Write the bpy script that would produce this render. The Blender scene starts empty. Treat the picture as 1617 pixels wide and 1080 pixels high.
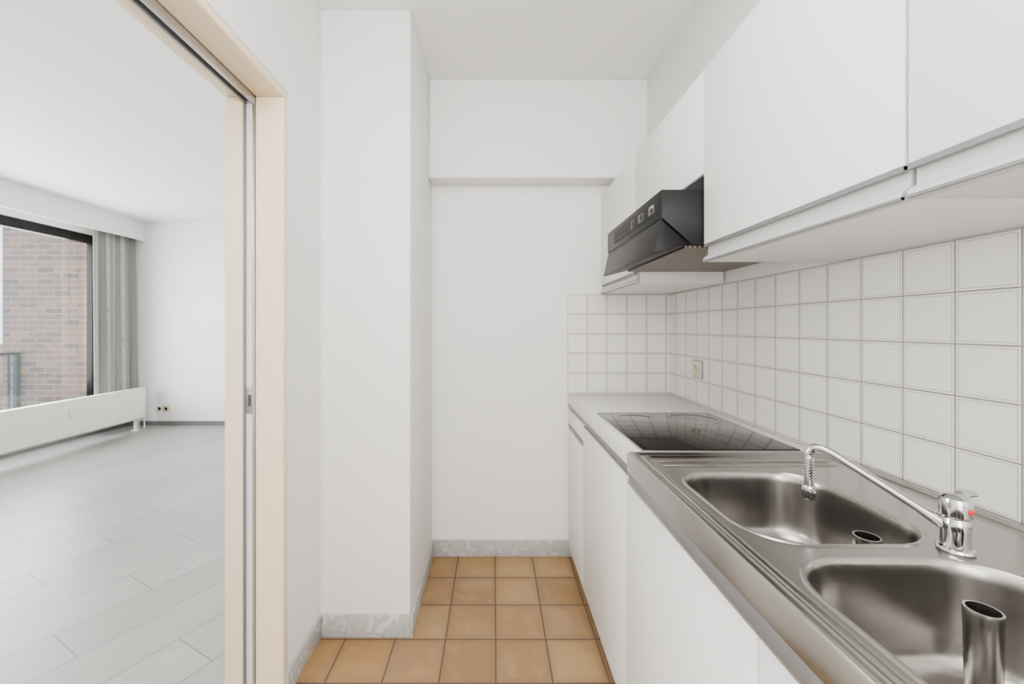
import bpy, bmesh, math, random
from mathutils import Vector, Matrix
random.seed(4)
S = bpy.context.scene
COL = S.collection

# ------------------------------------------------------------------ node helpers
class NT:
    def __init__(s, name):
        s.m = bpy.data.materials.new(name); s.m.use_nodes = True
        s.t = s.m.node_tree; s.n = s.t.nodes; s.l = s.t.links
        s.b = s.n.get('Principled BSDF'); s.out = s.n.get('Material Output')
    def put(s, sock, v):
        if isinstance(v, bpy.types.NodeSocket): s.l.new(v, sock)
        else:
            if isinstance(v, (tuple, list)) and len(v) == 3 and sock.type == 'RGBA': v = (*v, 1)
            sock.default_value = v
    def math(s, op, a, b=0.0, c=None, clamp=False):
        n = s.n.new('ShaderNodeMath'); n.operation = op; n.use_clamp = clamp
        s.put(n.inputs[0], a); s.put(n.inputs[1], b)
        if c is not None: s.put(n.inputs[2], c)
        return n.outputs[0]
    def pos(s):
        g = s.n.new('ShaderNodeNewGeometry'); x = s.n.new('ShaderNodeSeparateXYZ')
        s.l.new(g.outputs['Position'], x.inputs[0]); return x.outputs, g.outputs['Position']
    def comb(s, x, y, z=0.0):
        n = s.n.new('ShaderNodeCombineXYZ')
        s.put(n.inputs[0], x); s.put(n.inputs[1], y); s.put(n.inputs[2], z); return n.outputs[0]
    def noise(s, vec, scale, detail=3, rough=0.5, dist=0.0):
        n = s.n.new('ShaderNodeTexNoise'); s.put(n.inputs['Vector'], vec)
        n.inputs['Scale'].default_value = scale; n.inputs['Detail'].default_value = detail
        n.inputs['Roughness'].default_value = rough; n.inputs['Distortion'].default_value = dist
        return n.outputs['Fac']
    def white(s, vec):
        n = s.n.new('ShaderNodeTexWhiteNoise'); n.noise_dimensions = '3D'; s.put(n.inputs['Vector'], vec)
        return n.outputs['Value']
    def mix(s, f, a, b, mode='MIX'):
        n = s.n.new('ShaderNodeMix'); n.data_type = 'RGBA'; n.blend_type = mode
        s.put(n.inputs[0], f); s.put(n.inputs[6], a); s.put(n.inputs[7], b); return n.outputs[2]
    def ramp(s, f, stops, interp='LINEAR'):
        n = s.n.new('ShaderNodeValToRGB'); s.put(n.inputs[0], f); r = n.color_ramp; r.interpolation = interp
        while len(r.elements) < len(stops): r.elements.new(0.5)
        for e, (p, c) in zip(r.elements, stops):
            e.position = p; e.color = (*c, 1) if len(c) == 3 else c
        return n.outputs[0]
    def bump(s, h, strength=0.3, dist=0.001):
        n = s.n.new('ShaderNodeBump'); n.inputs['Strength'].default_value = strength
        n.inputs['Distance'].default_value = dist; s.put(n.inputs['Height'], h)
        s.l.new(n.outputs[0], s.b.inputs['Normal'])
    def set(s, **k):
        names = dict(color='Base Color', rough='Roughness', metal='Metallic', spec='Specular IOR Level', coat='Coat Weight')
        for a, v in k.items(): s.put(s.b.inputs[names[a]], v)
        return s.m

def simple(name, col, rough=0.5, metal=0.0, var=0.04, scale=8, bump=0.0, spec=0.5):
    t = NT(name); _, p = t.pos()
    n = t.noise(p, scale, 3)
    a = tuple(min(1, c*(1-var)) for c in col); b = tuple(min(1, c*(1+var)) for c in col)
    t.set(color=t.mix(n, a, b), rough=rough, metal=metal, spec=spec)
    if bump: t.bump(t.noise(p, scale*25, 4), bump, 0.001)
    return t.m

# --- materials
M = {}
M['wall'] = simple('white_wall_paint', (0.83, 0.825, 0.812), 0.6, 0, 0.012, 1.5, 0.05)
M['ceil'] = simple('white_ceiling_paint', (0.86, 0.86, 0.855), 0.7, 0, 0.01, 1.5, 0.04)
M['cab'] = simple('white_laminate', (0.82, 0.81, 0.795), 0.45, 0, 0.01, 3)
M['carc'] = simple('white_melamine', (0.80, 0.79, 0.77), 0.45, 0, 0.01, 3)
M['gap'] = simple('shadow_gap_board', (0.06, 0.055, 0.05), 0.7)
M['toe'] = simple('plinth_board', (0.07, 0.045, 0.03), 0.6)
M['counter'] = simple('grey_white_worktop_laminate', (0.72, 0.71, 0.70), 0.3, 0, 0.03, 60)
M['alu'] = simple('brushed_aluminium', (0.50, 0.50, 0.50), 0.32, 0.9, 0.05, 30)
M['alud'] = simple('dull_aluminium', (0.22, 0.22, 0.23), 0.45, 0.6, 0.05, 30)
M['chrome'] = simple('chrome', (0.62, 0.62, 0.63), 0.08, 1.0, 0.02, 20)
M['cream'] = simple('cream_door_paint', (0.87, 0.715, 0.51), 0.42, 0, 0.012, 4)
M['black'] = simple('black_hood_enamel', (0.004, 0.004, 0.0045), 0.40, 0, 0.1, 20, 0, 0.18)
M['blackg'] = simple('black_seal', (0.005, 0.005, 0.005), 0.6, spec=0.3)
M['hoodbtn'] = simple('hood_button_grey', (0.03, 0.03, 0.033), 0.4)
M['whitep'] = simple('white_plastic', (0.78, 0.77, 0.75), 0.35, 0, 0.01)
M['socket'] = simple('aged_socket_plastic', (0.60, 0.565, 0.49), 0.35, 0, 0.02)
M['handle'] = simple('pale_anodised_profile', (0.58, 0.58, 0.575), 0.35, 0.25, 0.02)
M['ivoryp'] = simple('ivory_plastic', (0.62, 0.52, 0.30), 0.4, 0, 0.02)
M['red'] = simple('red_mark', (0.7, 0.005, 0.005), 0.35)
M['glassk'] = simple('black_ceramic_glass', (0.005, 0.003, 0.002), 0.05, 0, 0.1, 10, 0, 0.27)
M['ring'] = simple('cooking_zone_print', (0.012, 0.009, 0.008), 0.10, spec=0.3)
M['rad'] = simple('radiator_enamel', (0.78, 0.76, 0.72), 0.4, 0, 0.01)
M['skirt'] = simple('grey_skirting_tile', (0.14, 0.14, 0.135), 0.4, 0, 0.1, 12)
M['wframe'] = simple('dark_window_frame', (0.006, 0.005, 0.005), 0.5, 0, 0.1, spec=0.25)
M['rail'] = simple('railing_metal', (0.06, 0.08, 0.09), 0.5, 0.3)
M['conc'] = simple('balcony_concrete', (0.38, 0.37, 0.35), 0.8, 0, 0.12, 4, 0.2)
M['roof'] = simple('terracotta_roof', (0.42, 0.16, 0.09), 0.8, 0, 0.25, 2)
M['facade'] = simple('pale_facade', (0.55, 0.48, 0.42), 0.8, 0, 0.15, 1)
M['grass'] = simple('street_ground', (0.18, 0.2, 0.14), 0.9, 0, 0.3, 0.1)
M['dark'] = simple('dark_hole', (0.01, 0.01, 0.01), 0.7)

# stainless steel
t = NT('stainless_steel'); x, p = t.pos()
st = t.noise(t.comb(t.math('MULTIPLY', x[0], 60.0), t.math('MULTIPLY', x[1], 3.0), t.math('MULTIPLY', x[2], 20.0)), 1.0, 2)
bl = t.noise(p, 7, 2)
t.set(color=t.mix(bl, (0.32, 0.305, 0.285), (0.42, 0.405, 0.385)), metal=1.0,
      rough=t.math('ADD', 0.17, t.math('ADD', t.math('MULTIPLY', st, 0.06), t.math('MULTIPLY', bl, 0.07))))
M['steel'] = t.m
# marble
t = NT('grey_marble'); x, p = t.pos()
n = t.noise(p, 11, 6, 0.7, 2.0)
t.set(color=t.ramp(n, [(0.30, (0.22, 0.22, 0.20)), (0.44, (0.46, 0.46, 0.44)), (0.51, (0.33, 0.33, 0.31)), (0.60, (0.56, 0.56, 0.54))]), rough=0.3)
M['marble'] = t.m

def grid(t, a, b, offa, offb, T):
    ua = t.math('DIVIDE', t.math('SUBTRACT', a, offa), T); ub = t.math('DIVIDE', t.math('SUBTRACT', b, offb), T)
    fa = t.math('ABSOLUTE', t.math('SUBTRACT', t.math('FRACT', ua), 0.5)); fb = t.math('ABSOLUTE', t.math('SUBTRACT', t.math('FRACT', ub), 0.5))
    m = t.math('MAXIMUM', fa, fb)
    d = t.math('MULTIPLY', t.math('SUBTRACT', 0.5, m), T)
    idv = t.comb(t.math('FLOOR', ua), t.math('FLOOR', ub), 0.0)
    return d, idv, ua, ub

# kitchen floor tiles
t = NT('ochre_floor_tile'); x, p = t.pos()
d, idv, ua, ub = grid(t, x[0], x[1], 0.007, 2.069, 0.205)
w = t.white(idv)
c1 = t.ramp(w, [(0.0, (0.24, 0.125, 0.045)), (0.22, (0.37, 0.215, 0.075)), (0.45, (0.29, 0.150, 0.055)), (0.62, (0.40, 0.245, 0.10)), (0.80, (0.26, 0.165, 0.095)), (1.0, (0.36, 0.19, 0.06))])
n = t.noise(t.comb(t.math('ADD', x[0], t.math('MULTIPLY', w, 7.0)), x[1], w), 7, 5, 0.6, 0.8)
n2 = t.noise(p, 45, 3)
c2 = t.mix(t.math('MULTIPLY', t.math('SUBTRACT', n, 0.46, clamp=True), 2.4, clamp=True), c1, (0.42, 0.285, 0.145))
c2 = t.mix(t.math('MULTIPLY', t.math('SUBTRACT', 0.46, n, clamp=True), 2.6, clamp=True), c2, (0.21, 0.14, 0.09))
c2 = t.mix(t.math('MULTIPLY', n2, 0.3), c2, (0.18, 0.105, 0.055))
edge = t.math('SUBTRACT', 1.0, t.math('DIVIDE', d, 0.035), clamp=True)
c2 = t.mix(t.math('MULTIPLY', edge, t.math('MULTIPLY', n, 0.9)), c2, (0.16, 0.085, 0.04))
g = t.math('LESS_THAN', d, 0.0026)
t.set(color=t.mix(g, c2, (0.072, 0.058, 0.045)), rough=t.math('ADD', 0.36, t.math('MULTIPLY', g, 0.4)), spec=0.4)
t.bump(t.math('ADD', t.math('MULTIPLY', t.math('MINIMUM', d, 0.005), 200.0), t.math('MULTIPLY', n, 0.3)), 0.4, 0.002)
M['ktile'] = t.m

# wall tiles
def walltile(name, axis, off):
    t = NT(name); x, p = t.pos()
    d, idv, ua, ub = grid(t, x[axis], x[2], off, 0.910, 0.11)
    w = t.white(idv)
    base = t.mix(w, (0.75, 0.73, 0.70), (0.80, 0.78, 0.75))
    g = t.math('LESS_THAN', d, 0.0016)
    b1 = t.math('MULTIPLY', t.math('GREATER_THAN', d, 0.0052), t.math('LESS_THAN', d, 0.0072))
    dots = t.math('GREATER_THAN', t.math('FRACT', t.math('MULTIPLY', t.math('ADD', x[axis], x[2]), 160.0)), 0.3)
    b1 = t.math('MULTIPLY', t.math('MULTIPLY', b1, dots), 0.85)
    col = t.mix(b1, base, (0.28, 0.265, 0.245))
    col = t.mix(g, col, (0.24, 0.225, 0.205))
    t.set(color=col, rough=0.25)
    h = t.math('SUBTRACT', t.math('MULTIPLY', t.math('MINIMUM', d, 0.004), 250.0), t.math('MULTIPLY', b1, 0.5))
    t.bump(h, 0.35, 0.0015)
    return t.m
M['wtr'] = walltile('white_wall_tile_side', 1, 1.303)
M['wtb'] = walltile('white_wall_tile_end', 0, 0.411)

# living room floor
t = NT('grey_plank_tile'); x, p = t.pos()
ang = math.radians(28)
a = t.math('ADD', t.math('MULTIPLY', x[1], math.cos(ang)), t.math('MULTIPLY', x[0], math.sin(ang)))
b = t.math('SUBTRACT', t.math('MULTIPLY', x[0], math.cos(ang)), t.math('MULTIPLY', x[1], math.sin(ang)))
LW, LL = 0.24, 0.9
vb = t.math('DIVIDE', b, LW); row = t.math('FLOOR', vb)
va = t.math('ADD', t.math('DIVIDE', a, LL), t.math('MULTIPLY', row, 0.37))
fa = t.math('MULTIPLY', t.math('SUBTRACT', 0.5, t.math('ABSOLUTE', t.math('SUBTRACT', t.math('FRACT', va), 0.5))), LL)
fb = t.math('MULTIPLY', t.math('SUBTRACT', 0.5, t.math('ABSOLUTE', t.math('SUBTRACT', t.math('FRACT', vb), 0.5))), LW)
d = t.math('MINIMUM', fa, fb)
w = t.white(t.comb(t.math('FLOOR', va), row))
n = t.noise(t.comb(t.math('ADD', a, t.math('MULTIPLY', w, 9.0)), t.math('MULTIPLY', b, 2.0), w), 3.2, 6, 0.65, 0.5)
n3 = t.noise(p, 2.2, 4)
base = t.mix(t.math('ADD', t.math('MULTIPLY', w, 0.2), t.math('MULTIPLY', n, 0.8)), (0.18, 0.173, 0.162), (0.37, 0.36, 0.342))
base = t.mix(t.math('MULTIPLY', n3, 0.3), base, (0.36, 0.35, 0.332))
g = t.math('LESS_THAN', d, 0.0022)
t.set(color=t.mix(g, base, (0.12, 0.117, 0.112)), rough=0.36)
t.bump(t.math('MULTIPLY', t.math('MINIMUM', d, 0.004), 250.0), 0.25, 0.001)
M['lfloor'] = t.m

# brick
t = NT('exterior_brick'); x, p = t.pos()
bt = t.n.new('ShaderNodeTexBrick'); t.l.new(t.comb(t.math('ADD', x[0], x[1]), x[2]), bt.inputs['Vector'])
bt.inputs['Scale'].default_value = 1.0; bt.inputs['Brick Width'].default_value = 0.21; bt.inputs['Row Height'].default_value = 0.072
bt.inputs['Mortar Size'].default_value = 0.007; bt.inputs['Color1'].default_value = (0.56, 0.26, 0.16, 1); bt.inputs['Color2'].default_value = (0.20, 0.12, 0.10, 1)
bt.inputs['Mortar'].default_value = (0.46, 0.40, 0.35, 1)
n = t.noise(p, 9, 4)
t.set(color=t.mix(t.math('MULTIPLY', n, 0.4), bt.outputs['Color'], (0.46, 0.34, 0.28)), rough=0.85)
t.bump(t.math('SUBTRACT', t.noise(p, 60, 3), bt.outputs['Fac']), 0.5, 0.004)
M['brick'] = t.m

# curtain
t = NT('striped_curtain_fabric'); x, p = t.pos()
fr = t.math('FRACT', t.math('DIVIDE', x[1], 0.20))
st = t.ramp(fr, [(0.0, (0.22, 0.23, 0.215)), (0.30, (0.52, 0.47, 0.40)), (0.62, (0.26, 0.26, 0.245)), (0.80, (0.48, 0.44, 0.39))], 'CONSTANT')
vo = t.n.new('ShaderNodeTexVoronoi'); vo.inputs['Scale'].default_value = 30
t.l.new(t.comb(t.math('MULTIPLY', x[1], 1.6), x[2]), vo.inputs['Vector'])
lightband = t.math('GREATER_THAN', t.math('ABSOLUTE', t.math('SUBTRACT', t.math('FRACT', t.math('ADD', fr, 0.55)), 0.5)), 0.3)
pat = t.math('MULTIPLY', t.math('LESS_THAN', vo.outputs['Distance'], 0.32), lightband)
t.set(color=t.mix(t.math('MULTIPLY', pat, 0.5), st, (0.22, 0.12, 0.09)), rough=0.9)
M['curtain'] = t.m

# filter mesh
t = NT('hood_filter_mesh'); x, p = t.pos()
d, idv, ua, ub = grid(t, t.math('ADD', x[0], x[1]), t.math('SUBTRACT', x[0], x[1]), 0, 0, 0.014)
t.set(color=t.mix(t.math('LESS_THAN', d, 0.0024), (0.012, 0.010, 0.008), (0.22, 0.175, 0.135)), rough=0.45, metal=0.3)
M['filter'] = t.m

# window glass
t = NT('window_glass')
tr = t.n.new('ShaderNodeBsdfTransparent'); gl = t.n.new('ShaderNodeBsdfGlossy'); gl.inputs['Roughness'].default_value = 0.02
tr.inputs[0].default_value = (0.96, 0.98, 0.97, 1)
mx = t.n.new('ShaderNodeMixShader'); mx.inputs[0].default_value = 0.05
t.l.new(tr.outputs[0], mx.inputs[1]); t.l.new(gl.outputs[0], mx.inputs[2]); t.l.new(mx.outputs[0], t.out.inputs[0])
M['glass'] = t.m

# ------------------------------------------------------------------ mesh builder
class B:
    def __init__(s, name):
        s.name = name; s.bm = bmesh.new(); s.mats = []
    def mi(s, mk):
        if mk not in s.mats: s.mats.append(mk)
        return s.mats.index(mk)
    def add(s, tmp, mk):
        i = s.mi(mk)
        for f in tmp.faces: f.material_index = i
        me = bpy.data.meshes.new('tmp'); tmp.to_mesh(me); tmp.free()
        s.bm.from_mesh(me); bpy.data.meshes.remove(me)
    def box(s, x0, x1, y0, y1, z0, z1, mk, bev=0.0, seg=2):
        t = bmesh.new(); bmesh.ops.create_cube(t, size=1)
        for v in t.verts:
            v.co = Vector(((x0+x1)/2+v.co.x*(x1-x0), (y0+y1)/2+v.co.y*(y1-y0), (z0+z1)/2+v.co.z*(z1-z0)))
        if bev: bmesh.ops.bevel(t, geom=list(t.edges), offset=bev, segments=seg, affect='EDGES', profile=0.5)
        s.add(t, mk); return s
    def prism(s, pts, axis, a0, a1, mk, bev=0.0):
        t = bmesh.new()
        def P(u, v, w):
            return {'y': (u, w, v), 'x': (w, u, v), 'z': (u, v, w)}[axis]
        A = [t.verts.new(P(u, v, a0)) for u, v in pts]; C = [t.verts.new(P(u, v, a1)) for u, v in pts]
        t.faces.new(A); t.faces.new(C[::-1]); n = len(pts)
        for i in range(n): t.faces.new((A[i], C[i], C[(i+1) % n], A[(i+1) % n]))
        bmesh.ops.recalc_face_normals(t, faces=list(t.faces))
        if bev: bmesh.ops.bevel(t, geom=list(t.edges), offset=bev, segments=2, affect='EDGES', profile=0.5)
        s.add(t, mk); return s
    def loft(s, loops, mk, cap0=False, cap1=False, closed=True):
        t = bmesh.new(); L = [[t.verts.new(c) for c in lp] for lp in loops]
        for a, b in zip(L, L[1:]):
            n = len(a)
            for i in range(n if closed else n-1):
                t.faces.new((a[i], a[(i+1) % n], b[(i+1) % n], b[i]))
        if cap0: t.faces.new(L[0][::-1])
        if cap1: t.faces.new(L[-1])
        bmesh.ops.recalc_face_normals(t, faces=list(t.faces))
        s.add(t, mk); return s
    def lathe(s, prof, c, mk, seg=32, R=None):
        loops = []
        for r, z in prof:
            lp = []
            for i in range(seg):
                a = 2*math.pi*i/seg; v = Vector((r*math.cos(a), r*math.sin(a), z))
                if R: v = R @ v
                lp.append(v+Vector(c))
            loops.append(lp)
        return s.loft(loops, mk, True, True)
    def tube(s, pts, r, mk, seg=14):
        pts = [Vector(p) for p in pts]; loops = []; up = None
        for i, p in enumerate(pts):
            tg = (pts[min(i+1, len(pts)-1)]-pts[max(i-1, 0)]).normalized()
            if up is None: up = tg.orthogonal().normalized()
            up = (up-tg*up.dot(tg)).normalized(); w = tg.cross(up)
            rr = r[i] if isinstance(r, (list, tuple)) else r
            loops.append([p+up*math.cos(2*math.pi*k/seg)*rr+w*math.sin(2*math.pi*k/seg)*rr for k in range(seg)])
        return s.loft(loops, mk, True, True)
    def done(s, smooth=True):
        me = bpy.data.meshes.new(s.name); s.bm.to_mesh(me); s.bm.free()
        for mk in s.mats: me.materials.append(M[mk])
        if smooth:
            for f in me.polygons: f.use_smooth = True
            me.set_sharp_from_angle(angle=math.radians(32))
        o = bpy.data.objects.new(s.name, me); COL.objects.link(o)
        c = [Vector(v) for v in o.bound_box]; mn = Vector([min(v[i] for v in c) for i in range(3)]); mxx = Vector([max(v[i] for v in c) for i in range(3)])
        og = Vector(((mn.x+mxx.x)/2, (mn.y+mxx.y)/2, mn.z)); me.transform(Matrix.Translation(-og)); o.location = og
        return o

def bez(p0, p1, p2, p3, n=10):
    p0, p1, p2, p3 = map(Vector, (p0, p1, p2, p3)); r = []
    for i in range(n+1):
        u = i/n; r.append(p0*(1-u)**3+p1*3*u*(1-u)**2+p2*3*u*u*(1-u)+p3*u**3)
    return r

# ------------------------------------------------------------------ dimensions
XR = 0.986; YB = 2.27; XL = -0.72; XLL = -0.919; YJ = 1.386; ZD = 2.064; YO = 0.22
ZC = 2.59; ZCL = 2.65; XC = -0.346; YC = 1.68; YF = 5.30; XW = -4.80; YR = -1.8

# ------------------------------------------------------------------ shell
B('floor').box(-0.82, XR+0.15, YR-0.15, YB+0.15, -0.1, 0, 'ktile').done(False)
B('floor_living_room').box(XW-0.12, -0.82, YR-0.15, YF+0.15, -0.1, 0, 'lfloor').done(False)
B('ceiling').box(-0.82, XR+0.15, YR-0.15, YB+0.15, ZC, ZC+0.2, 'ceil').done(False)
B('ceiling_living_room').box(XW-0.2, -0.82, YR-0.15, YF+0.15, ZCL, ZCL+0.14, 'ceil').done(False)
B('wall_right').box(XR, XR+0.15, YR-0.15, YB+0.15, 0, ZC, 'wall').done(False)
B('wall_back').box(-0.82, XR, YB, YB+0.15, 0, ZC, 'wall').done(False)
B('wall_rear').box(XW, XR, YR-0.15, YR, 0, ZCL-0.001, 'wall').done(False)
B('wall_left').box(XLL, XL, YJ+0.03, YF, 0, ZD+0.03, 'wall').done(False)
B('wall_left_rear').box(XLL, XL, YR, YO-0.03, 0, ZD+0.03, 'wall').done(False)
w = B('wall_left_header')
w.box(XLL, XL, YR, YF, ZD+0.03, ZC, 'wall'); w.box(XLL, -0.82, YR, YF, ZC, ZCL, 'wall'); w.done(False)
B('wall_pillar').box(XL, XC, YC, YB, 0, ZC, 'wall', 0.004).done()
B('wall_bulkhead').box(XC, XR, 2.145, YB, 2.065, ZC, 'wall', 0.008, 3).done()
B('wall_duct_casing').box(0.81, XR, YR, 2.145, 2.015, ZC, 'wall', 0.003).done()
B('wall_far').box(XW-0.12, -0.82, YF, YF+0.15, 0, ZCL, 'wall').done(False)
w = B('wall_window')
WY0, WY1, WZ0, WZ1 = 0.6, 4.93, 0.395, 2.38
w.box(XW-0.12, XW, YR, YF, 0, WZ0, 'wall'); w.box(XW-0.12, XW, YR, YF, WZ1, ZCL, 'wall')
w.box(XW-0.12, XW, YR, WY0, WZ0, WZ1, 'wall'); w.box(XW-0.12, XW, WY1, YF, WZ0, WZ1, 'wall'); w.done(False)
B('trim_curtain_pelmet').box(-4.585, -4.56, YR, YF, 2.40, ZCL, 'wall', 0.002).done()

# baseboards
bh = 0.09; bt_ = 0.012
B('baseboard_back').box(XC, 0.60, YB-bt_, YB, 0, bh, 'marble', 0.002).done()
B('baseboard_pillar_side').box(XC, XC+bt_, YC-bt_, YB-bt_, 0, bh, 'marble', 0.002).done()
B('baseboard_pillar_front').box(XL+bt_, XC, YC-bt_, YC, 0, bh, 'marble', 0.002).done()
B('baseboard_left').box(XL, XL+bt_, YJ+0.012, YC, 0, bh, 'marble', 0.002).done()
B('baseboard_far').box(XW+0.01, XLL, YF-0.012, YF, 0, 0.055, 'skirt').done()
B('baseboard_window').box(XW, XW+0.012, YR, YF, 0, 0.07, 'skirt').done()

# wall tiles
B('trim_backsplash_side').box(XR-0.006, XR, -0.60, YB-0.006, 0.905, 1.46, 'wtr').done(False)
B('trim_backsplash_end').box(0.411, XR, YB-0.006, YB, 0.905, 1.46, 'wtb').done(False)

# ------------------------------------------------------------------ door frame with pocket
d = B('door_1')
pr = 0.001
d.box(XL-0.095, XL+pr, YJ, YJ+0.029, 0, ZD, 'cream', 0.004, 3)
d.box(XLL-pr, XL-0.137, YJ, YJ+0.029, 0, ZD, 'cream', 0.003)
d.box(XL-0.137, XL-0.095, YJ+0.026, YJ+0.029, 0, ZD, 'gap')
d.box(XLL-pr, XL+pr, YO-0.029, YO, 0, ZD, 'cream', 0.003)
d.box(XL-0.095, XL+pr, YO-0.029, YJ+0.029, ZD, ZD+0.029, 'cream', 0.004, 3)
d.box(XLL-pr, XL-0.137, YO-0.029, YJ+0.029, ZD, ZD+0.029, 'cream', 0.003)
d.box(XL-0.137, XL-0.095, YO-0.029, YJ+0.029, ZD+0.024, ZD+0.029, 'gap')
d.box(XL-0.135, XL-0.127, YO, YJ+0.02, ZD-0.022, ZD+0.024, 'alud', 0.001)
d.box(XL-0.106, XL-0.094, YO, YJ-0.001, ZD-0.026, ZD, 'alu', 0.001)
d.box(XL-0.127, XL-0.106, YO, YJ+0.02, ZD+0.004, ZD+0.014, 'blackg')
d.box(XL-0.131, XL-0.101, YJ+0.006, YJ+0.026, 0.008, ZD-0.01, 'whitep', 0.001)
d.box(XL-0.136, XL-0.129, YJ-0.002, YJ+0.024, 0.004, ZD-0.022, 'alud', 0.001)
d.box(XL-0.1035, XL-0.096, YJ-0.003, YJ+0.024, 0.004, ZD-0.024, 'alu', 0.001)
d.box(XL-0.127, XL-0.105, YJ+0.003, YJ+0.007, 0.98, 1.07, 'alu', 0.001)
d.box(XL-0.121, XL-0.111, YJ+0.0015, YJ+0.004, 1.005, 1.045, 'gap')
for z in (0.25, 0.62, 0.86, 1.12, 1.35, 1.72, 1.95):
    R = Matrix.Rotation(math.pi/2, 3, 'X')
    d.lathe([(0.0025, 0), (0.0025, 0.004), (0.001, 0.0045)], (XL-0.10, YJ-0.001, z), 'alud', 8, R)
d.done()

# ------------------------------------------------------------------ base cabinets
XF = 0.414
def base_cab(y0, y1, drawer=False, low=False):
    o = B('kitchen_base_cabinet')
    zt = 0.838 if not low else 0.816
    o.box(XF+0.022, XR-0.003, y0+0.001, y0+0.017, 0.055, 0.74, 'carc'); o.box(XF+0.022, XR-0.003, y1-0.017, y1-0.001, 0.055, 0.74, 'carc')
    o.box(XF+0.022, XR-0.003, y0+0.017, y1-0.017, 0.055, 0.071, 'carc')
    o.box(XR-0.012, XR-0.003, y0+0.017, y1-0.017, 0.071, 0.74, 'carc')
    o.box(XF+0.022, XF+0.030, y0+0.001, y1-0.001, 0.70, zt, 'gap')
    o.box(0.50, 0.515, y0+0.001, y1-0.001, 0, 0.055, 'toe')
    if drawer:
        o.box(XF, XF+0.02, y0+0.0015, y1-0.0015, 0.745, 0.822, 'cab', 0.0015)
        o.prism([(XF-0.001, 0.728), (XF-0.001, 0.742), (XF+0.02, 0.742), (XF+0.02, 0.722), (XF+0.015, 0.722), (XF+0.012, 0.735)], 'y', y0+0.002, y1-0.002, 'alud')
        o.box(XF, XF+0.02, y0+0.0015, y1-0.0015, 0.06, 0.716, 'cab', 0.0015)
    else:
        h = zt-0.026
        o.box(XF, XF+0.02, y0+0.0015, y1-0.0015, 0.06, h, 'cab', 0.0015)
        o.prism([(XF+0.001, h+0.0005), (XF+0.001, h+0.006), (XF+0.014, h+0.006), (XF+0.014, zt-0.004), (XF+0.02, zt-0.004), (XF+0.02, h+0.0005)], 'y', y0+0.002, y1-0.002, 'alu')
    return o.done()
base_cab(1.885, 2.255, True); base_cab(1.270, 1.885); base_cab(0.637, 1.270, False, True); base_cab(0.03, 0.637, False, True)

# worktop
c = B('countertop')
c.box(0.412, XR-0.007, 1.190, 2.262, 0.842, 0.903, 'counter', 0.004)
c.box(0.4095, 0.413, 1.192, 2.260, 0.842, 0.850, 'alud', 0.001)
c.done()

# ------------------------------------------------------------------ sink
def rrect(x0, x1, y0, y1, r, z, n=8):
    pts = []
    for cx, cy, a0 in ((x1-r, y1-r, 0), (x0+r, y1-r, 90), (x0+r, y0+r, 180), (x1-r, y0+r, 270)):
        for i in range(n+1):
            a = math.radians(a0+90*i/n); pts.append(Vector((cx+r*math.cos(a), cy+r*math.sin(a), z)))
    return pts
s = B('double_bowl_sink')
SX0, SX1, SY0, SY1 = 0.388, XR-0.008, 0.03, 1.188
def ring(off, z, r): return rrect(SX0+off, SX1-off, SY0+off, SY1-off, r, z)
outer = [ring(0, 0.856, 0.006), ring(0, 0.905, 0.006), ring(0.002, 0.911, 0.006), ring(0.005, 0.913, 0.008), ring(0.016, 0.913, 0.012),
         ring(0.021, 0.9095, 0.016), ring(0.026, 0.9085, 0.018), ring(0.030, 0.911, 0.02), ring(0.034, 0.911, 0.022), ring(0.040, 0.9065, 0.025), ring(0.044, 0.906, 0.028)]
s.loft(outer, 'steel')
bowls = [(0.456, 0.780, 0.690, 1.035), (0.450, 0.782, 0.295, 0.645)]
t = bmesh.new()
def addloop(lp):
    vs = [t.verts.new(p) for p in lp]
    for i in range(len(vs)): t.edges.new((vs[i], vs[(i+1) % len(vs)]))
addloop(outer[-1])
BR = 0.095
for (a, b_, c0, c1) in bowls:
    addloop(rrect(a-0.010, b_+0.010, c0-0.010, c1+0.010, BR+0.01, 0.906, 12))
bmesh.ops.triangle_fill(t, use_beauty=True, use_dissolve=False, edges=list(t.edges))
for f in t.faces:
    if f.normal.z < 0: f.normal_flip()
s.add(t, 'steel')
for (a, b_, c0, c1) in bowls:
    def bl(off, z, r=BR): return rrect(a+off, b_-off, c0+off, c1-off, r, z, 12)
    loops = [bl(-0.010, 0.906, BR+0.01), bl(-0.007, 0.9085, BR+0.007), bl(-0.003, 0.9085, BR+0.003), bl(0, 0.905), bl(0.002, 0.898), bl(0.003, 0.885), bl(0.010, 0.80, BR-0.004),
             bl(0.014, 0.775, BR-0.006), bl(0.022, 0.758, BR-0.01), bl(0.035, 0.749, BR-0.02), bl(0.055, 0.746, BR-0.035)]
    s.loft(loops, 'steel', False, True)
for yy in (1.085, 1.115):
    s.tube([(0.45, yy, 0.9045), (0.47, yy, 0.9065), (0.90, yy, 0.9065), (0.92, yy, 0.9045)], 0.004, 'steel', 10)
for dx, dy in ((0.695, 0.765), (0.640, 0.52)):
    s.lathe([(0.042, 0.7465), (0.042, 0.7495), (0.036, 0.7505), (0.030, 0.748), (0.0, 0.748)], (dx, dy, 0), 'steel', 28)
s.box(SX0+0.006, SX0+0.02, SY0+0.002, SY1-0.002, 0.820, 0.858, 'alud', 0.001)
s.done()

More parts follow.
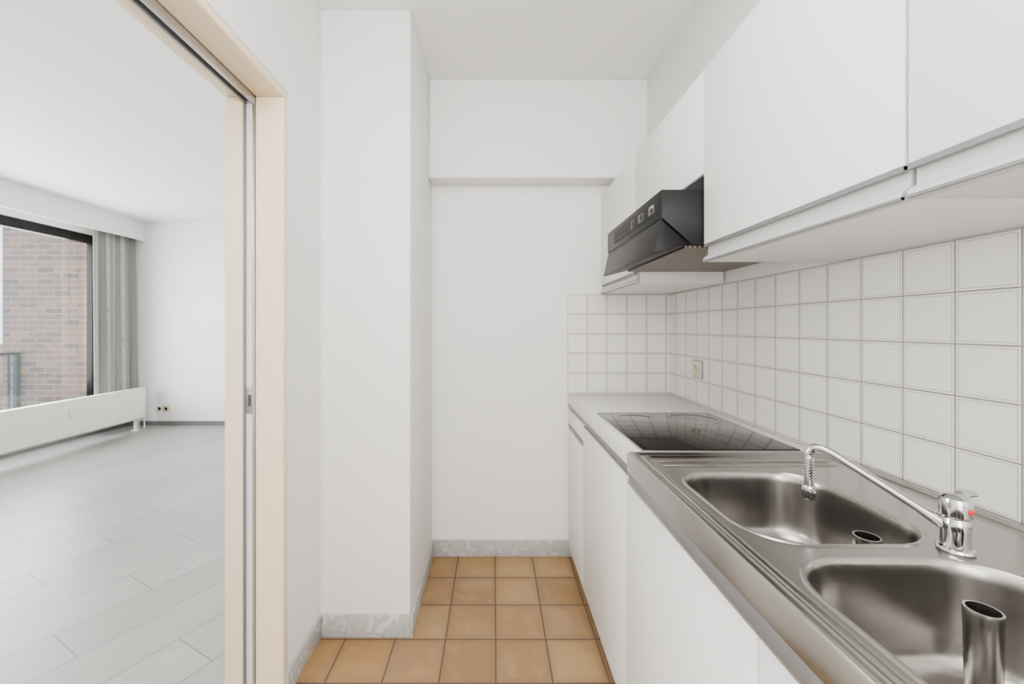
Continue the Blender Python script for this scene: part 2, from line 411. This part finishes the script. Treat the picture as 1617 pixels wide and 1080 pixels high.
# overflow standpipes
def standpipe(x0, y0, ztop, r=0.019):
    o = B('overflow_standpipe'); zb = 0.7515; h = ztop-zb
    o.lathe([(0.010, 0), (0.015, 0.0), (0.016, 0.006), (r-0.002, 0.012), (r, h-0.02), (r+0.0008, h-0.004), (r, h), (r-0.0025, h), (r-0.0025, h-0.004), (r-0.003, h-0.09), (0.001, h-0.09)], (x0, y0, zb), 'steel', 32)
    o.done()
standpipe(0.703, 0.765, 0.882, 0.021); standpipe(0.639, 0.530, 0.907, 0.0185)

# ------------------------------------------------------------------ mixer tap
o = B('kitchen_mixer_tap'); tx, ty, tz = 0.764, 0.672, 0.9065
o.lathe([(0.0225, 0), (0.0235, 0.002), (0.022, 0.006), (0.0185, 0.008), (0.0178, 0.03), (0.0185, 0.034), (0.0185, 0.050), (0.0172, 0.053), (0.0172, 0.056),
         (0.0198, 0.059), (0.0202, 0.080), (0.0188, 0.087), (0.013, 0.092), (0.006, 0.094), (0.0, 0.094)], (tx, ty, tz), 'chrome', 40)
o.tube(bez((tx+0.004, ty, tz+0.086), (tx+0.016, ty+0.004, tz+0.094), (tx+0.026, ty+0.004, tz+0.093), (tx+0.042, ty+0.006, tz+0.089), 8), [0.009, 0.009, 0.009, 0.008, 0.0075, 0.007, 0.006, 0.005, 0.0035], 'chrome')
dirv = Vector((0.0, -1.0, 0)).normalized()
Rm = dirv.to_track_quat('Z', 'Y').to_matrix()
pm = Vector((tx+0.002, ty, tz+0.071))+dirv*0.0190
o.lathe([(0.0048, 0), (0.0048, 0.002), (0.003, 0.003), (0.0, 0.003)], pm, 'red', 14, Rm)
e = Vector((0.652, 0.835, 1.024))
p0 = Vector((tx-0.010, ty+0.008, tz+0.040))
lerp = [p0.lerp(e+Vector((0.018, -0.022, 0.004)), k) for k in (0.08, 0.2, 0.35, 0.5, 0.65, 0.8, 0.9)]
pts = [p0]+lerp
dv = (lerp[-1]-lerp[0]).normalized()*0.022
pts += bez(pts[-1], pts[-1]+dv, e+Vector((-0.001, 0.003, 0.016)), e+Vector((-0.002, 0.003, -0.014)), 12)[1:]
o.tube(pts, [0.0105, 0.010]+[0.0078]*(len(pts)-2), 'chrome', 16)
ex, ey, ez = pts[-1]
prof = [(0.009, 0.002)]
for k in range(10):
    z = -0.002-k*0.0058; prof += [(0.0066, z), (0.0096, z-0.0015), (0.0096, z-0.0035), (0.0066, z-0.005)]
zl = prof[-1][1]
prof += [(0.0105, zl-0.001), (0.0118, zl-0.008), (0.0118, zl-0.022), (0.0098, zl-0.029), (0.0085, zl-0.029), (0.0, zl-0.027)]
o.lathe(prof, (ex, ey, ez), 'chrome', 24)
o.done()

# ------------------------------------------------------------------ cooktop
o = B('ceramic_cooktop')
o.box(0.441, 0.920, 1.206, 1.748, 0.9035, 0.9075, 'alu', 0.0015)
o.box(0.446, 0.915, 1.212, 1.742, 0.905, 0.9105, 'glassk', 0.001)
def flatring(cx, cy, r, w=0.0012):
    L = [[Vector((cx+rr*math.cos(2*math.pi*i/48), cy+rr*math.sin(2*math.pi*i/48), z)) for i in range(48)] for rr, z in ((r, 0.9104), (r, 0.9106), (r-w, 0.9106), (r-w, 0.9104))]
    o.loft(L, 'ring')
flatring(0.57, 1.36, 0.09); flatring(0.57, 1.62, 0.072); flatring(0.79, 1.36, 0.072); flatring(0.79, 1.61, 0.09)
o.done()

# ------------------------------------------------------------------ wall cabinets
XU = 0.600
def wall_cab(y0, y1, zb, zt, handle=True):
    o = B('kitchen_wall_cabinet')
    o.box(XU+0.020, XR-0.008, y0+0.0005, y1-0.0005, zb, zt, 'carc', 0.001)
    zd = zb+0.05 if handle else zb
    o.box(XU, XU+0.018, y0+0.0018, y1-0.0018, zd, zt, 'cab', 0.0015)
    o.box(XU+0.018, XU+0.0205, y0+0.004, y1-0.004, zd, zt-0.002, 'gap')
    if handle:
        o.prism([(XU+0.001, zd-0.001), (XU+0.018, zd-0.001), (XU+0.018, zb), (XU-0.003, zb), (XU-0.003, zb+0.010), (XU+0.002, zb+0.014),
                 (XU+0.011, zb+0.020), (XU+0.012, zd-0.006), (XU+0.001, zd-0.006)], 'y', y0+0.003, y1-0.003, 'handle')
        o.prism([(XU-0.0005, zd-0.0085), (XU-0.0005, zd-0.0005), (XU+0.006, zd-0.0005), (XU+0.006, zd-0.0085)], 'y', y0+0.003, y1-0.003, 'alud')
        o.prism([(XU-0.0038, zb-0.0005), (XU-0.0038, zb+0.004), (XU+0.002, zb+0.004), (XU+0.002, zb-0.0005)], 'y', y0+0.003, y1-0.003, 'alud')
    else:
        o.box(XU-0.0005, XU+0.018, y0+0.003, y1-0.003, zb-0.006, zb-0.0002, 'alud')
    return o.done()
wall_cab(1.727, 2.262, 1.462, 2.012)
wall_cab(1.164, 1.725, 1.716, 2.012, False)
wall_cab(0.592, 1.162, 1.462, 2.012)
wall_cab(0.02, 0.590, 1.462, 2.012)

# ------------------------------------------------------------------ hood
o = B('range_hood'); y0, y1 = 1.168, 1.723
o.prism([(0.482, 1.672), (0.600, 1.672), (0.600, 1.709), (XR-0.008, 1.709), (XR-0.008, 1.515), (0.570, 1.515), (0.482, 1.592)], 'y', y0, y1, 'black', 0.0015)
o.prism([(0.484, 1.588), (0.562, 1.519), (0.552, 1.512), (0.466, 1.490), (0.464, 1.496)], 'y', y0+0.006, y1-0.006, 'black', 0.001)
o.prism([(0.560, 1.5145), (0.960, 1.5145), (0.960, 1.508), (0.560, 1.508)], 'y', y0+0.02, y1-0.02, 'filter')
o.box(0.4805, 0.483, y0+0.02, y1-0.1, 1.610, 1.655, 'blackg', 0.0005)
for yy, l in ((1.215, 0.045), (1.30, 0.05), (1.39, 0.03)):
    o.box(0.4785, 0.482, yy, yy+l, 1.618, 1.646, 'hoodbtn', 0.001)
    o.box(0.4770, 0.480, yy+l*0.3, yy+l*0.55, 1.624, 1.640, 'blackg', 0.0008)
o.box(0.4778, 0.480, 1.222, 1.245, 1.634, 1.642, 'whitep', 0.0005)
o.done()

# ------------------------------------------------------------------ sockets
def socket(name, c, axis, mk, n=1):
    o = B(name); x0, y0_, z0 = c
    for k in range(n):
        if axis == 'x':
            o.box(x0-0.004, x0, y0_-0.043, y0_+0.043, z0-0.043, z0+0.043, 'alud', 0.001)
            o.box(x0-0.010, x0-0.003, y0_-0.04, y0_+0.04, z0-0.04, z0+0.04, mk, 0.003)
            R = Matrix.Rotation(-math.pi/2, 3, 'Y')
            o.lathe([(0.024, 0), (0.025, 0.003), (0.021, 0.003), (0.020, 0.001), (0.0, 0.001)], (x0-0.010, y0_, z0), mk, 28, R)
            o.lathe([(0.019, 0), (0.019, 0.0015), (0.0, 0.0015)], (x0-0.010, y0_, z0), 'ivoryp', 28, R)
            for dz in (-0.009, 0.009): o.lathe([(0.003, 0), (0.003, 0.002), (0, 0.002)], (x0-0.0106, y0_+dz, z0), 'dark', 10, R)
            o.lathe([(0.003, 0), (0.003, 0.006), (0, 0.006)], (x0-0.0106, y0_, z0+0.012), 'alud', 10, R)
        else:
            xx = x0+k*0.085
            o.box(xx-0.04, xx+0.04, y0_-0.010, y0_, z0-0.04, z0+0.04, mk if k else 'whitep', 0.003)
            R = Matrix.Rotation(math.pi/2, 3, 'X')
            o.lathe([(0.026, 0), (0.027, 0.003), (0.022, 0.003), (0.019, 0.0), (0.0, 0.0)], (xx, y0_-0.010, z0), 'ivoryp', 24, R)
            for dx in (-0.009, 0.009): o.lathe([(0.0035, 0), (0.0035, 0.002), (0, 0.002)], (xx+dx, y0_-0.0105, z0), 'dark', 10, R)
    return o.done()
socket('wall_socket', (XR-0.006, 1.945, 1.075), 'x', 'socket')
socket('double_wall_socket', (-4.36, YF, 0.215), 'y', 'ivoryp', 2)

# ------------------------------------------------------------------ radiator
o = B('radiator'); ry0, ry1 = 2.35, 5.10; rx = -4.38
o.box(rx-0.085, rx-0.004, ry0, ry1, 0.14, 0.515, 'rad', 0.004)
o.box(rx-0.09, rx, ry0-0.004, ry0+0.012, 0.137, 0.52, 'rad', 0.003); o.box(rx-0.09, rx, ry1-0.012, ry1+0.004, 0.137, 0.52, 'rad', 0.003)
k = ry0+0.02
while k < ry1-0.05:
    o.box(rx-0.010, rx-0.0025, k, k+0.050, 0.152, 0.503, 'rad', 0.0012, 1); k += 0.053
o.box(rx-0.088, rx-0.002, ry0, ry1, 0.508, 0.522, 'rad', 0.003); o.box(rx-0.018, rx-0.004, ry0+0.01, ry1-0.01, 0.138, 0.152, 'rad', 0.003)
for yy in (3.02, 3.50, 5.0):
    o.box(rx-0.06, rx-0.035, yy, yy+0.03, 0.006, 0.15, 'rad', 0.002); o.box(rx-0.085, rx-0.01, yy-0.01, yy+0.04, 0, 0.008, 'rad', 0.002)
o.tube([(rx-0.03, ry1-0.06, 0.14), (rx-0.03, ry1-0.06, 0.09), (rx-0.03, ry1-0.06, 0.0)], 0.009, 'chrome')
o.tube([(rx-0.05, ry1, 0.17), (rx-0.05, ry1+0.05, 0.17)], 0.012, 'chrome'); o.tube([(rx-0.05, ry1+0.045, 0.17), (rx-0.05, ry1+0.045, 0.0)], 0.008, 'rad')
yy = 4.19
o.box(rx-0.003, rx+0.022, yy, yy+0.045, 0.345, 0.44, 'whitep', 0.006, 3)
o.done()

# ------------------------------------------------------------------ curtain
def curtain(ya, yb, ph=0.0):
    o = B('curtain'); n = 120; F = []
    for zi in range(9):
        z = 2.50-(2.50-0.10)*zi/8; row = []
        for i in range(n+1):
            u = i/n; y = ya+(yb-ya)*u
            am = 0.040*(0.75+0.25*math.sin(u*9+ph))*(0.8+0.05*zi)
            row.append(Vector((-4.665+am*math.sin(2*math.pi*u*5.5+ph+0.06*zi), y+0.014*math.sin(4*math.pi*u*5.5+ph), z)))
        F.append(row)
    o.loft(F, 'curtain', closed=False)
    return o.done()
c = curtain(4.72, 5.275); md = c.modifiers.new('Solidify', 'SOLIDIFY'); md.thickness = 0.002
c = curtain(0.15, 0.70, 1.1); md = c.modifiers.new('Solidify', 'SOLIDIFY'); md.thickness = 0.002

# ------------------------------------------------------------------ window
o = B('window_1'); xa, xb = XW-0.10, XW-0.03
o.box(xa, xb, WY0, WY1, WZ1-0.10, WZ1, 'wframe', 0.003); o.box(xa, xb, WY0, WY1, WZ0, WZ0+0.05, 'wframe', 0.003)
o.box(xa, xb, WY0, WY0+0.04, WZ0+0.05, WZ1-0.10, 'wframe', 0.003); o.box(xa, xb, WY1-0.05, WY1, WZ0+0.05, WZ1-0.10, 'wframe', 0.003)
o.box(xa, xb, 2.55, 2.62, WZ0+0.05, WZ1-0.10, 'wframe', 0.003)
o.box(XW-0.068, XW-0.062, WY0+0.04, 2.55, WZ0+0.05, WZ1-0.10, 'glass'); o.box(XW-0.068, XW-0.062, 2.62, WY1-0.05, WZ0+0.05, WZ1-0.10, 'glass')
o.done()

# ------------------------------------------------------------------ exterior
B('balcony_brick_pier').box(-6.03, XW-0.12, 4.98, 5.35, -3.0, 3.6, 'brick').done(False)
B('balcony_slab').box(-6.0, XW-0.12, -2.0, 4.98, -0.25, -0.03, 'conc').done(False)
o = B('balcony_railing'); x_ = -5.82
o.box(x_-0.02, x_+0.02, -1.9, 4.975, 0.94, 0.975, 'rail', 0.004); o.box(x_-0.012, x_+0.012, -1.9, 4.975, 0.10, 0.125, 'rail', 0.003)
yy = -1.85
while yy < 4.97:
    o.box(x_-0.008, x_+0.008, yy, yy+0.016, 0.12, 0.945, 'rail'); yy += 0.11
for yy in (-1.9, 0.3, 2.6, 4.93): o.box(x_-0.02, x_+0.02, yy, yy+0.04, -0.035, 0.95, 'rail', 0.002)
o.done()
B('street_ground').box(-400, -7, -200, 400, -12.2, -12, 'grass').done(False)
for i in range(26):
    bx = -28-random.random()*150; by = 2+random.random()*260-60+(-bx)*0.3; wd = 8+random.random()*8; ln = 10+random.random()*14; h = 5+random.random()*4.5
    o = B('distant_house'); o.box(bx-wd/2, bx+wd/2, by, by+ln, -12, -12+h, 'facade')
    o.prism([(bx-wd/2-0.4, -12+h), (bx+wd/2+0.4, -12+h), (bx, -12+h+3.2)], 'y', by-0.3, by+ln+0.3, 'roof'); o.done(False)

# ------------------------------------------------------------------ light
W = bpy.data.worlds.new('overcast_sky'); S.world = W; W.use_nodes = True
nt = W.node_tree; bg = nt.nodes['Background']
tc = nt.nodes.new('ShaderNodeTexCoord'); sx = nt.nodes.new('ShaderNodeSeparateXYZ'); rp = nt.nodes.new('ShaderNodeValToRGB')
nt.links.new(tc.outputs['Generated'], sx.inputs[0]); nt.links.new(sx.outputs[2], rp.inputs[0]); nt.links.new(rp.outputs[0], bg.inputs[0])
rp.color_ramp.elements[0].position = 0.0; rp.color_ramp.elements[0].color = (0.70, 0.84, 0.96, 1)
rp.color_ramp.elements[1].position = 0.6; rp.color_ramp.elements[1].color = (0.46, 0.66, 0.95, 1)
bg.inputs[1].default_value = 4.6

def area(name, loc, rot, sx_, sy_, power, col=(1, 1, 1)):
    l = bpy.data.lights.new(name, 'AREA'); l.shape = 'RECTANGLE'; l.size = sx_; l.size_y = sy_; l.energy = power; l.color = col
    ob = bpy.data.objects.new(name, l); ob.location = loc; ob.rotation_euler = [math.radians(a) for a in rot]; COL.objects.link(ob); return ob
area('window_daylight', (-5.05, 2.8, 1.45), (0, -90, 0), 1.8, 4.0, 350, (1.0, 0.985, 0.965))
area('living_overhead_fill', (-2.6, -0.3, 2.55), (0, 0, 0), 1.6, 1.6, 66, (1, 0.98, 0.95))  # added fill for the living room, out of view; no known fixture
area('kitchen_overhead_fill', (-0.05, 0.35, 2.56), (0, 0, 0), 0.8, 0.8, 19, (1, 0.98, 0.955))  # added overhead fill for left wall and niche, not a known fixture
area('kitchen_upward_fill', (0.0, -0.9, 1.9), (155, 0, 0), 1.0, 0.8, 38, (1, 0.98, 0.955))  # added fill behind the camera, aimed up to brighten ceiling and upper walls
area('kitchen_rear_fill', (-0.1, -1.72, 1.5), (90, 0, 0), 1.5, 1.6, 66, (1.0, 0.985, 0.965))  # added fill in front of the rear wall, which has no window

# ------------------------------------------------------------------ camera
cd = bpy.data.cameras.new('camera'); cam = bpy.data.objects.new('camera', cd); COL.objects.link(cam)
cam.location = (0, 0, 1.275); cam.rotation_euler = (math.radians(90), 0, 0)
cd.sensor_width = 36; cd.sensor_fit = 'HORIZONTAL'; cd.lens = 641/1617*36
cd.shift_x = (808.5-780)/1617; cd.shift_y = -(540-517)/1617
cd.clip_start = 0.02; cd.clip_end = 800
S.camera = cam
